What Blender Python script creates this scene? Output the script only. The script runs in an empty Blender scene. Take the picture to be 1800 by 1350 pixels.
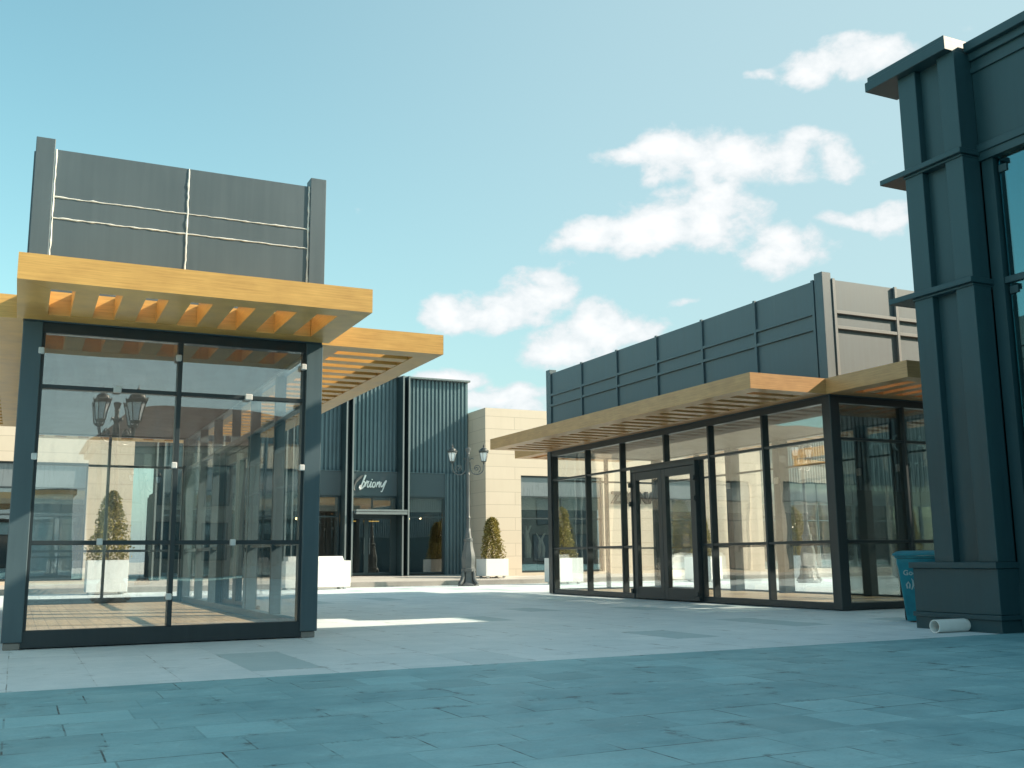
import bpy, bmesh, math, random
from mathutils import Vector, Matrix
random.seed(7)
scene = bpy.context.scene
COL = scene.collection
R = math.radians

# ------------------------------------------------------------------ camera
CAM_H, PITCH, ROLL, YAW, FPX = 0.9, .1679, -.0100, .4477, 1796.14
cd = bpy.data.cameras.new('camera')
cam = bpy.data.objects.new('camera', cd); COL.objects.link(cam)
cd.sensor_width = 36; cd.lens = FPX / 1800 * 36; cd.clip_start = .05; cd.clip_end = 3000
fw = Vector((math.sin(YAW) * math.cos(PITCH), math.cos(YAW) * math.cos(PITCH), math.sin(PITCH)))
r0 = Vector((math.cos(YAW), -math.sin(YAW), 0)); u0 = r0.cross(fw)
rt = r0 * math.cos(ROLL) + u0 * math.sin(ROLL); up = u0 * math.cos(ROLL) - r0 * math.sin(ROLL)
cam.matrix_world = Matrix(((rt.x, up.x, -fw.x, 0), (rt.y, up.y, -fw.y, 0), (rt.z, up.z, -fw.z, CAM_H), (0, 0, 0, 1)))
scene.camera = cam

# ------------------------------------------------------------------ render / exposure
scene.view_settings.view_transform = 'Standard'; scene.view_settings.look = 'None'
scene.view_settings.exposure = 1.42; scene.view_settings.gamma = 1
scene.render.engine = 'CYCLES'
cy = scene.cycles
cy.max_bounces = 9; cy.diffuse_bounces = 3; cy.glossy_bounces = 5; cy.transmission_bounces = 6
cy.transparent_max_bounces = 40; cy.caustics_reflective = False; cy.caustics_refractive = False
cy.sample_clamp_indirect = 6

# ------------------------------------------------------------------ sun and sky
SUN = Vector((1, -.375, .655)).normalized()
ELEV = math.asin(SUN.z)
sl = bpy.data.lights.new('sun', 'SUN'); sl.energy = 3.1; sl.angle = R(.5); sl.color = (1, .84, .65)
so = bpy.data.objects.new('sun', sl); COL.objects.link(so)
so.rotation_euler = (-SUN).to_track_quat('-Z', 'Y').to_euler(); so.location = SUN * 60

world = bpy.data.worlds.new('World'); scene.world = world; world.use_nodes = True
WN, WL = world.node_tree.nodes, world.node_tree.links
WN.clear()
def wn(t, **k):
    n = WN.new(t)
    for a, b in k.items(): setattr(n, a, b)
    return n
def wmath(op, a, b=None, c=None, clamp=False):
    n = wn('ShaderNodeMath', operation=op, use_clamp=clamp)
    for i, v in enumerate((a, b, c)):
        if v is None: continue
        if isinstance(v, (int, float)): n.inputs[i].default_value = v
        else: WL.new(v, n.inputs[i])
    return n.outputs[0]
def wdot(vec, d):
    n = wn('ShaderNodeVectorMath', operation='DOT_PRODUCT'); WL.new(vec, n.inputs[0]); n.inputs[1].default_value = d
    return n.outputs['Value']
def wmix(fac, a, b, blend='MIX'):
    n = wn('ShaderNodeMix', data_type='RGBA', blend_type=blend)
    if isinstance(fac, (int, float)): n.inputs[0].default_value = fac
    else: WL.new(fac, n.inputs[0])
    for i, v in ((6, a), (7, b)):
        if isinstance(v, tuple): n.inputs[i].default_value = (*v, 1)
        else: WL.new(v, n.inputs[i])
    return n.outputs[2]
tc = wn('ShaderNodeTexCoord'); DIR = tc.outputs['Generated']
sky = wn('ShaderNodeTexSky', sky_type='NISHITA', sun_disc=False, sun_elevation=ELEV,
         sun_rotation=math.atan2(SUN.x, SUN.y), altitude=0, air_density=1.0, dust_density=1.6, ozone_density=1.0)
SKY_TINT = (.82, 1.16, .885)
skyt = wmix(1.0, sky.outputs[0], SKY_TINT, 'MULTIPLY')
hz = wmath('POWER', wmath('SUBTRACT', 1.0, wmath('ABSOLUTE', wdot(DIR, (0, 0, 1)))), 7.0)     # pale air low over the horizon
skyc = wmix(wmath('MULTIPLY', hz, .75), skyt, (2.25, 2.72, 2.86))
# fair-weather clouds: azimuth, elevation, half width, half height, tilt (all degrees), weight
CLOUDS = [
(45.20,25.62,3.25,0.93,-3,1.00), (40.34,25.71,0.99,0.43,5,0.80), (47.29,25.24,1.55,0.74,-8,0.80), (35.45,22.18,2.63,1.42,0,1.05),
(32.64,21.96,1.86,0.68,-4,0.95), (38.65,21.24,2.94,1.42,0,1.00), (41.82,21.32,2.63,1.42,0,1.00), (44.24,20.66,1.55,0.99,-10,0.90),
(35.08,21.10,2.00,0.90,0,0.55), (37.24,18.54,2.85,1.79,0,1.00), (33.99,18.22,2.94,1.42,10,1.00), (30.53,17.75,2.79,0.93,18,0.95),
(28.54,17.18,1.39,0.62,10,0.80), (35.55,19.70,1.60,0.80,0,0.45), (26.85,14.38,2.17,1.30,15,1.00), (24.38,13.67,2.48,1.18,10,1.00),
(21.93,13.29,1.70,1.05,-5,0.95), (27.62,15.32,0.99,0.68,0,0.90), (30.89,12.39,2.72,1.42,0,1.00), (28.93,11.71,2.63,1.24,8,1.00),
(32.66,12.42,1.30,1.11,0,0.90), (28.29,12.45,0.93,0.80,0,0.80), (41.21,16.28,2.23,1.36,0,1.00), (45.17,17.60,1.92,0.50,-8,0.85),
(46.75,17.51,1.05,0.80,20,0.90), (44.53,16.03,0.62,0.62,0,0.70), (21.70,16.57,0.80,0.37,-5,0.75), (25.23,16.61,0.53,0.68,0,0.55),
(38.01,16.12,0.80,0.37,50,0.70), (35.61,14.12,0.99,0.28,20,0.55), (28.47,21.88,0.56,0.37,0,0.45), (32.72,16.17,0.56,0.22,0,0.60),
(22.42,9.96,1.92,0.68,0,0.90), (25.16,8.67,2.79,0.80,-10,0.95), (26.62,9.13,1.86,0.62,0,0.60)]
SMALL = .45                                       # small puffs stay thin and torn
CLOUDS = [(a, e, hw, hh, t, w if hw > 1.0 else w * SMALL) for a, e, hw, hh, t, w in CLOUDS if hw > .9]
for _ in range(18):                               # unseen clouds added outside the view to brighten the fill light
    a_ = random.choice((random.uniform(78, 145), random.uniform(218, 345))); e_ = random.uniform(14, 62)
    CLOUDS.append((a_, e_, random.uniform(5, 12), random.uniform(2.5, 5.5), random.uniform(-12, 12), 1))
wmap = wn('ShaderNodeMapping'); WL.new(DIR, wmap.inputs[0]); wmap.inputs['Scale'].default_value = (1, 1, 1.5)
def wnoise(scale, detail, rough, dist=0):
    n = wn('ShaderNodeTexNoise'); WL.new(wmap.outputs[0], n.inputs['Vector'])
    n.inputs['Scale'].default_value = scale; n.inputs['Detail'].default_value = detail
    n.inputs['Roughness'].default_value = rough; n.inputs['Distortion'].default_value = dist
    return n.outputs['Fac']
wrp = wn('ShaderNodeTexNoise'); WL.new(wmap.outputs[0], wrp.inputs['Vector']); wrp.inputs['Scale'].default_value = 15; wrp.inputs['Detail'].default_value = 5
wv = wn('ShaderNodeVectorMath', operation='MULTIPLY_ADD'); WL.new(wrp.outputs['Color'], wv.inputs[0]); wv.inputs[1].default_value = (.03,) * 3
wo_ = wn('ShaderNodeVectorMath', operation='ADD'); WL.new(DIR, wo_.inputs[0]); wo_.inputs[1].default_value = (-.015,) * 3; WL.new(wo_.outputs[0], wv.inputs[2])
DW = wv.outputs[0]
acc = None
for az, el, a, b, t, w in CLOUDS:
    az, el, t = R(az), R(el), R(t)
    c = Vector((math.sin(az) * math.cos(el), math.cos(az) * math.cos(el), math.sin(el)))
    rr = Vector((math.cos(az), -math.sin(az), 0)); uu = rr.cross(c)
    r2 = (rr * math.cos(t) + uu * math.sin(t)) / math.tan(R(a)); u2 = (uu * math.cos(t) - rr * math.sin(t)) / math.tan(R(b))
    x, y, z = wdot(DW, r2), wdot(DW, u2), wdot(DIR, c)
    q = wmath('ADD', wmath('MULTIPLY', x, x), wmath('MULTIPLY', y, y))
    e = wmath('SUBTRACT', w, q)
    e = wmath('SUBTRACT', e, wmath('MULTIPLY', wmath('LESS_THAN', z, 0), 100))
    acc = e if acc is None else wmath('SMOOTH_MAX', acc, e, .35)
n1 = wnoise(26, 11, .57, .15); n2 = wnoise(8, 4, .5)
nn = wmath('ADD', wmath('MULTIPLY', wmath('SUBTRACT', n1, .47), 4.2), wmath('MULTIPLY', wmath('SUBTRACT', n2, .5), 1.4))
dn = wmath('ADD', wmath('MAXIMUM', acc, -1.5), nn)
mr = wn('ShaderNodeMapRange', interpolation_type='SMOOTHSTEP'); WL.new(dn, mr.inputs[0])
mr.inputs[1].default_value = -.42; mr.inputs[2].default_value = .66
dens = wmath('MULTIPLY', mr.outputs[0], .96)
mr2 = wn('ShaderNodeMapRange'); WL.new(dn, mr2.inputs[0]); mr2.inputs[1].default_value = .3; mr2.inputs[2].default_value = 1.5
cloudc = wmix(mr2.outputs[0], (3.0, 3.25, 3.36), (4.0, 4.02, 4.02))
# thin high veil that pales the sky on the sunny side
sd = wdot(DIR, tuple(Vector((SUN.x, SUN.y, 0)).normalized()))
va = wn('ShaderNodeMapRange', interpolation_type='SMOOTHSTEP'); WL.new(sd, va.inputs[0]); va.inputs[1].default_value = -.5; va.inputs[2].default_value = .5; va.inputs[4].default_value = .78
vb = wn('ShaderNodeMapRange', interpolation_type='SMOOTHSTEP'); WL.new(sd, vb.inputs[0]); vb.inputs[1].default_value = .55; vb.inputs[2].default_value = .85; vb.inputs[3].default_value = 1; vb.inputs[4].default_value = .15
skyv = wmix(wmath('MULTIPLY', va.outputs[0], vb.outputs[0]), skyc, (1.95, 2.55, 2.74))
allc = wmix(dens, skyv, cloudc)
bg = wn('ShaderNodeBackground'); WL.new(allc, bg.inputs[0]); bg.inputs[1].default_value = .1
wo = wn('ShaderNodeOutputWorld'); WL.new(bg.outputs[0], wo.inputs[0])
world.cycles.sampling_method = 'MANUAL'; world.cycles.sample_map_resolution = 512

# ------------------------------------------------------------------ materials
def new_mat(name):
    m = bpy.data.materials.new(name); m.use_nodes = True
    nt = m.node_tree; nt.nodes.clear()
    return m, nt, nt.nodes, nt.links
class G:
    """small helper around one node tree"""
    def __init__(s, name):
        s.m, s.nt, s.N, s.L = new_mat(name)
        s.tc = s.N.new('ShaderNodeTexCoord'); s.obj = s.tc.outputs['Object']
        s.geo = s.N.new('ShaderNodeNewGeometry'); s.pos = s.geo.outputs['Position']
    def put(s, sock, v):
        if isinstance(v, bpy.types.NodeSocket): s.L.new(v, sock)
        elif isinstance(v, tuple) and len(v) == 3 and sock.type == 'RGBA': sock.default_value = (*v, 1)
        else: sock.default_value = v
    def n(s, t, ins=None, **k):
        n = s.N.new(t)
        for a, b in k.items(): setattr(n, a, b)
        for a, b in (ins or {}).items(): s.put(n.inputs[a], b)
        return n
    def map(s, vec, scale=(1, 1, 1), rot=(0, 0, 0)):
        return s.n('ShaderNodeMapping', {0: vec, 'Scale': scale, 'Rotation': rot}).outputs[0]
    def noise(s, vec, scale, detail=4, rough=.55, dist=0):
        return s.n('ShaderNodeTexNoise', {'Vector': vec, 'Scale': scale, 'Detail': detail, 'Roughness': rough, 'Distortion': dist}).outputs['Fac']
    def ramp(s, fac, a, b, lo=0., hi=1.):
        return s.n('ShaderNodeMapRange', {0: fac, 1: lo, 2: hi, 3: a, 4: b}).outputs[0]
    def mix(s, fac, a, b, blend='MIX'):
        n = s.N.new('ShaderNodeMix'); n.data_type = 'RGBA'; n.blend_type = blend
        s.put(n.inputs[0], fac); s.put(n.inputs[6], a); s.put(n.inputs[7], b)
        return n.outputs[2]
    def math(s, op, a, b=0., clamp=False):
        n = s.N.new('ShaderNodeMath'); n.operation = op; n.use_clamp = clamp
        s.put(n.inputs[0], a); s.put(n.inputs[1], b); return n.outputs[0]
    def xyz(s, vec):
        return s.n('ShaderNodeSeparateXYZ', {0: vec}).outputs
    def comb(s, x, y, z):
        return s.n('ShaderNodeCombineXYZ', {0: x, 1: y, 2: z}).outputs[0]
    def bump(s, h, strength=.2, dist=.01):
        return s.n('ShaderNodeBump', {'Height': h, 'Strength': strength, 'Distance': dist}).outputs[0]
    def out(s, sh):
        o = s.N.new('ShaderNodeOutputMaterial'); s.L.new(sh, o.inputs[0]); return s.m
    def pbr(s, **k):
        p = s.N.new('ShaderNodeBsdfPrincipled')
        for a, b in k.items():
            s.put(p.inputs[a.replace('_', ' ')], b)
        return s.out(p.outputs[0])
def paint(name, col, rough=.42, var=.18, streak=True, spec=.5, metal=0., bump=.0):
    g = G(name)
    a = g.noise(g.map(g.pos, (14, 14, .7)), 1.0, 5, .6) if streak else g.noise(g.pos, 3, 5, .6)
    b = g.noise(g.pos, .9, 4, .6)
    f = g.math('ADD', g.math('MULTIPLY', a, .5), g.math('MULTIPLY', b, .5))
    lo = tuple(c * (1 - var) for c in col); hi = tuple(min(1, c * (1 + var)) for c in col)
    c = g.mix(g.ramp(f, 0, 1, .35, .65), lo, hi)
    if streak:
        sc = g.noise(g.map(g.pos, (7, 7, 2.2)), 1.0, 9, .82, .7)
        c = g.mix(g.ramp(sc, 0, .16, .64, .75), c, tuple(min(.8, x * 1.7 + .05) for x in col))
        dr = g.noise(g.map(g.pos, (9, 9, .35)), 1.0, 6, .7)
        c = g.mix(g.ramp(dr, 0, .16, .58, .72), c, tuple(x * 1.25 + .02 for x in col))
    r = g.ramp(f, rough - .07, rough + .07, .35, .65)
    kw = dict(Base_Color=c, Roughness=r, Metallic=metal, Specular_IOR_Level=spec)
    if bump: kw['Normal'] = g.bump(g.noise(g.pos, 1.3, 2, .5), bump, .02)
    return g.pbr(**kw)
M = {}
M['frame'] = paint('charcoal_frame_paint', (.028, .040, .046), .38, .12)
M['lit_side_frame'] = paint('lit_frame_paint', (.10, .145, .165), .44, .10)  # frame colour lightened to imitate lit mullion faces on the side walls
M['column'] = paint('blue_grey_column_paint', (.066, .108, .128), .44, .12)
M['panel'] = paint('grey_fascia_panel', (.080, .112, .131), .50, .10, spec=.6)
M['panel_dark'] = paint('slate_panel', (.071, .112, .134), .56, .14, spec=.9, bump=.05)
M['batten_lit'] = paint('sunlit_batten', (.17, .19, .195), .55, .10, spec=.9)  # paler copy imitating sun sheen on the short-side battens
M['pillar'] = paint('deep_teal_panel', (.021, .062, .075), .42, .12, bump=.04)
M['green'] = paint('green_metal_cladding', (.118, .185, .210), .38, .14)
M['fin_dark'] = paint('dark_teal_fin', (.030, .055, .064), .38, .12)
M['fin'] = paint('pale_steel_fin', (.17, .205, .215), .35, .10)
M['white'] = paint('white_paint', (.80, .81, .80), .45, .05, streak=False)
M['white_box'] = paint('white_planter_board', (.78, .79, .78), .5, .04)
M['lamp'] = paint('cast_iron_grey', (.085, .095, .098), .45, .2, streak=False, spec=.6)
M['lamp_dark'] = paint('cast_iron_dark', (.05, .058, .06), .45, .2, streak=False)
M['caulk'] = paint('white_caulk', (.75, .74, .70), .7, .1, streak=False)
M['clip'] = paint('white_plastic_clip', (.62, .64, .64), .4, .05, streak=False)
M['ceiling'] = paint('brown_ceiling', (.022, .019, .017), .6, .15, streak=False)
M['pvc'] = paint('pvc_plastic', (.80, .80, .77), .4, .10, streak=False)
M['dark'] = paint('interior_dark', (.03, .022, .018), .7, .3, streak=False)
M['shop_floor'] = paint('interior_floor', (.10, .09, .08), .4, .2, streak=False)
M['cream_band'] = paint('cream_band_paint', (.86, .80, .68), .6, .06, streak=False)  # whitened to imitate a window reflection; also used on the display sculptures
M['roof_brown'] = paint('brown_roof', (.10, .065, .05), .6, .25, streak=False)
M['bark'] = paint('bark', (.12, .085, .055), .8, .3, streak=False)
M['soil'] = paint('soil', (.05, .038, .028), .9, .3, streak=False)
M['stone_block'] = paint('stone_block', (.26, .24, .22), .8, .3, streak=False)

def gold(name, ca, cb):
    g = G(name)
    x, y, z = g.xyz(g.pos)
    s1 = g.noise(g.comb(g.math('MULTIPLY', g.math('ADD', x, y), 1.6), g.math('MULTIPLY', g.math('SUBTRACT', x, y), 1.6), g.math('MULTIPLY', z, 75)), 1, 5, .62)
    s2 = g.noise(g.pos, 1.4, 4, .6)
    s3 = g.noise(g.map(g.pos, (5, 5, 9)), 1.0, 3, .5)
    f = g.math('ADD', g.math('MULTIPLY', s1, .6), g.math('ADD', g.math('MULTIPLY', s2, .2), g.math('MULTIPLY', s3, .2)))
    c = g.mix(g.ramp(f, 0, 1, .36, .66), ca, cb)
    return g.pbr(Base_Color=c, Roughness=g.ramp(s1, .30, .44), Specular_IOR_Level=.6)
M['gold'] = gold('gold_grained_metal', (.52, .28, .076), (.75, .44, .13))
M['bronze'] = gold('bronze_grained_metal', (.43, .222, .088), (.65, .362, .152))

def beige():
    g = G('beige_stone_cladding')
    x, y, z = g.xyz(g.pos)
    v = g.comb(g.math('ADD', x, y), z, 0.)
    br = g.n('ShaderNodeTexBrick', {'Vector': v, 'Color1': (.62, .53, .435), 'Color2': (.59, .505, .41), 'Mortar': (.42, .35, .28), 'Scale': 1.0,
             'Mortar Size': .010, 'Mortar Smooth': .3, 'Bias': -.1, 'Brick Width': 3.3, 'Row Height': .47}, offset=.5)
    a = g.noise(g.pos, 1.1, 5, .6); b = g.noise(g.map(g.pos, (6, 6, .8)), 1.0, 4, .6)
    c = g.mix(g.ramp(a, .0, .22, .3, .7), br.outputs['Color'], (.54, .455, .365))
    c = g.mix(g.ramp(b, 0, .18, .5, .75), c, (.49, .41, .325))
    return g.pbr(Base_Color=c, Roughness=.75, Specular_IOR_Level=.3, Normal=g.bump(g.math('SUBTRACT', 1., br.outputs['Fac']), .3, .01))
M['beige'] = beige()

def paving(name, ca, cb, cm, bw, rh, rot, joint, dirt, rough, odd, pale, odd_c=(.66, .66, .66)):
    g = G(name)
    v = g.map(g.pos, (1, 1, 1), (0, 0, rot))
    wb = g.n('ShaderNodeTexNoise', {'Vector': g.pos, 'Scale': 2.0, 'Detail': 3.}).outputs['Color']
    v = g.n('ShaderNodeVectorMath', {0: wb, 1: (.012, .012, 0), 2: v}, operation='MULTIPLY_ADD').outputs[0]
    def brick(w_, h_, off, sq, m_):
        return g.n('ShaderNodeTexBrick', {'Vector': v, 'Color1': (0, 0, 0), 'Color2': (1, 1, 1), 'Mortar': (.5, .5, .5), 'Scale': 1.0, 'Mortar Size': m_,
                   'Mortar Smooth': .3, 'Bias': 0., 'Brick Width': w_, 'Row Height': h_}, offset=off, offset_frequency=2, squash=sq, squash_frequency=3)
    br = brick(bw, rh, .37, 1.45, joint)
    seam = br.outputs['Fac']; rnd = g.n('ShaderNodeSeparateColor', {0: br.outputs['Color']}).outputs[0]
    big = g.noise(g.pos, .28, 5, .6); mid = g.noise(g.pos, 1.5, 7, .68, .3); fine = g.noise(g.map(g.pos, (4, 9, 5)), 1.0, 9, .72)
    grit = g.noise(g.pos, 55, 4, .65)
    t = g.math('ADD', g.math('MULTIPLY', mid, .5), g.math('ADD', g.math('MULTIPLY', fine, .3), g.math('MULTIPLY', big, .35)))
    t = g.math('ADD', t, g.math('MULTIPLY', rnd, .10))
    c = g.mix(g.ramp(t, 0, 1, .47, .76), ca, cb)
    # single slabs replaced with darker or paler stone
    c = g.mix(g.ramp(rnd, 0, odd, .90, .915), c, tuple(x * y for x, y in zip(ca, odd_c)))
    c = g.mix(g.math('MULTIPLY', g.math('LESS_THAN', rnd, .085), pale), c, tuple(min(1, x * 1.22) for x in cb))
    c = g.mix(g.ramp(grit, 0, .25, .45, .8), c, tuple(x * .7 for x in ca))
    # joints: mostly hairlines, here and there packed with black dirt that spills over the edge
    dm = g.noise(g.pos, 1.1, 4, .75)
    c = g.mix(g.math('MULTIPLY', seam, g.ramp(dm, .10, dirt, .50, .60)), c, cm)
    br2 = brick(bw, rh, .37, 1.45, joint * 12)
    br2.inputs['Mortar Smooth'].default_value = 1.
    c = g.mix(g.math('MULTIPLY', br2.outputs['Fac'], g.ramp(g.noise(g.pos, 2.1, 6, .8), 0, dirt, .555, .66)), c, cm)
    # chalky scuffs, damp and worn patches
    sc = g.noise(g.map(g.pos, (2.4, 8, 1), (0, 0, .45)), 1.0, 9, .8, .8)
    c = g.mix(g.ramp(sc, 0, .7, .585, .72), c, tuple(min(1, x * 1.4) for x in cb))
    st = g.noise(g.pos, 2.2, 6, .72, .5)
    c = g.mix(g.ramp(st, 0, .45, .57, .74), c, tuple(x * .58 for x in ca))
    spots = g.n('ShaderNodeTexVoronoi', {'Vector': g.pos, 'Scale': 2.6, 'Randomness': 1.}).outputs['Distance']
    c = g.mix(g.ramp(spots, .6, 0., .012, .030), c, tuple(x * .3 for x in ca))
    h = g.math('ADD', g.math('MULTIPLY', seam, -.9), g.math('ADD', g.math('MULTIPLY', fine, .4), g.math('MULTIPLY', grit, .15)))
    return g.pbr(Base_Color=c, Roughness=g.ramp(fine, rough - .1, rough + .14, .3, .7), Specular_IOR_Level=.4, Normal=g.bump(h, .35, .006))
M['pave_light'] = paving('pale_stone_paving', (.55, .645, .675), (.76, .82, .84), (.17, .18, .18), 1.2, .6, R(90), .005, .9, .55, .62, .3, (.50, .66, .67))
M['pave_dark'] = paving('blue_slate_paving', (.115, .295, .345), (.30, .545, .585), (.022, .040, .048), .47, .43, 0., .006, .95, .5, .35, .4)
M['kerb'] = paving('kerb_granite', (.26, .245, .225), (.36, .34, .31), (.1, .1, .1), 1.0, 3, 0., .01, .6, .6, .2, .3)
M['walk'] = paving('far_pavement_stone', (.44, .42, .39), (.56, .54, .50), (.2, .2, .19), .8, .8, 0., .008, .5, .6, .4, .3)

def planks():
    g = G('timber_floor')
    br = g.n('ShaderNodeTexBrick', {'Vector': g.map(g.pos, (1, 1, 1), (0, 0, R(90))), 'Color1': (.60, .46, .29), 'Color2': (.70, .55, .36), 'Mortar': (.2, .14, .09), 'Scale': 1.,
             'Mortar Size': .004, 'Brick Width': 1.8, 'Row Height': .14}, offset=.4)
    f = g.noise(g.map(g.pos, (26, 1.5, 1)), 1., 5, .6)
    c = g.mix(g.ramp(f, 0, .4, .35, .7), br.outputs['Color'], (.48, .35, .21))
    return g.pbr(Base_Color=c, Roughness=.35, Specular_IOR_Level=.5)
M['planks'] = planks()

def glass(name, tint, base, amp, wav=.5, dust_haze=.03, mirror=(.95, .97, .97), fk=.55):
    """clear pane: Fresnel mirror over a tinted see-through sheet, slightly wavy like real float glass"""
    g = G(name)
    h = g.noise(g.map(g.pos, (1, 1, .8)), wav, 2, .4, .3)
    nrm = g.bump(h, amp, .05)
    fr = g.n('ShaderNodeFresnel', {'IOR': 1.5}).outputs[0]
    fac = g.math('ADD', g.math('MULTIPLY', fr, fk), base, True)
    gl = g.n('ShaderNodeBsdfGlossy', {'Color': mirror, 'Roughness': 0.0, 'Normal': nrm}).outputs[0]
    tr = g.n('ShaderNodeBsdfTransparent', {'Color': tint}).outputs[0]
    mx = g.n('ShaderNodeMixShader', {0: fac, 1: tr, 2: gl}).outputs[0]
    df = g.n('ShaderNodeBsdfDiffuse', {'Color': (.5, .52, .52)}).outputs[0]
    dust_haze_mask = g.ramp(g.noise(g.map(g.pos, (3, 3, 1)), 1.6, 6, .7, .5), 0, dust_haze, .45, .75)
    return g.out(g.n('ShaderNodeMixShader', {0: dust_haze_mask, 1: mx, 2: df}).outputs[0])
M['glass'] = glass('pavilion_glass', (.985, .995, .995), .0, .16, .6, .01, fk=.30)
M['coated_glass'] = glass('coated_front_glass', (.985, .995, .995), .16, .14, .55, .10)  # strong diffuse film here imitates a milky reflection on the pane
M['dimmed_glass'] = glass('dimmed_short_wall_glass', (.58, .63, .63), .0, .13, .55, .0)  # pane colour darkened to imitate the shaded view behind it
M['tower_glass'] = glass('teal_tower_glass', (.30, .52, .56), .15, .04, .4, .0, (.55, .92, .97))
M['shop_glass'] = glass('shop_window_glass', (.82, .85, .86), .20, .05, .6, .01)
M['sign_gloss'] = None
def gloss_panel():
    g = G('glossy_sign_panel')
    h = g.noise(g.pos, .9, 2, .4, .3)
    return g.pbr(Base_Color=(.10, .135, .15), Roughness=.05, Specular_IOR_Level=1., Coat_Weight=.8, Coat_Roughness=.02, Normal=g.bump(h, .12, .05))
M['sign_gloss'] = gloss_panel()
M['spandrel'] = paint('blue_grey_spandrel', (.17, .20, .22), .3, .06)

def leaf():
    g = G('topiary_leaf')
    rnd = g.geo.outputs['Random Per Island']
    c = g.mix(g.ramp(rnd, 0, 1, 0, .8), (.10, .090, .018), (.36, .29, .075))
    c = g.mix(g.ramp(rnd, 0, 1, .8, 1.), c, (.62, .47, .20))
    p = g.n('ShaderNodeBsdfPrincipled', {'Base Color': c, 'Roughness': .36, 'Specular IOR Level': .6}).outputs[0]
    t = g.n('ShaderNodeBsdfTranslucent', {'Color': g.mix(.5, c, (.22, .2, .03))}).outputs[0]
    return g.out(g.n('ShaderNodeMixShader', {0: .25, 1: p, 2: t}).outputs[0])
M['leaf'] = leaf()
def milk():
    g = G('frosted_lantern_glass')
    return g.pbr(Base_Color=(.74, .77, .80), Roughness=.25, Specular_IOR_Level=.5, Transmission_Weight=.0, Subsurface_Weight=.25, Subsurface_Radius=(.05, .05, .05))
M['milk'] = milk()
def teal_plastic():
    g = G('teal_bin_plastic')
    f = g.noise(g.pos, 7, 5, .6)
    c = g.mix(g.ramp(f, 0, 1, .35, .65), (.004, .165, .23), (.008, .235, .31))
    return g.pbr(Base_Color=c, Roughness=.45, Specular_IOR_Level=.4, Normal=g.bump(g.noise(g.pos, 260, 2), .08, .002))
M['bin'] = teal_plastic()
M['rubber'] = paint('black_rubber', (.02, .02, .02), .7, .2, streak=False)
def bulb():
    g = G('lit_spotlight'); return g.out(g.n('ShaderNodeEmission', {'Color': (1, .72, .32), 'Strength': 6.}).outputs[0])
M['bulb'] = bulb()
def strip():
    g = G('lit_strip_lamp'); return g.out(g.n('ShaderNodeEmission', {'Color': (1, .60, .12), 'Strength': .45}).outputs[0])
M['strip'] = strip()
M['letter_metal'] = paint('polished_letter_metal', (.80, .82, .82), .3, .06, streak=False, metal=.1)
M['letter_white'] = paint('white_letter', (.82, .83, .82), .4, .03, streak=False)
M['letter_pale'] = paint('pale_print', (.36, .48, .50), .5, .05, streak=False)
M['letter_dark'] = paint('dark_letter_metal', (.028, .023, .02), .8, .1, streak=False, spec=.15)
M['brickwall'] = paint('brown_villa_wall', (.36, .30, .26), .7, .2, streak=False)

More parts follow.
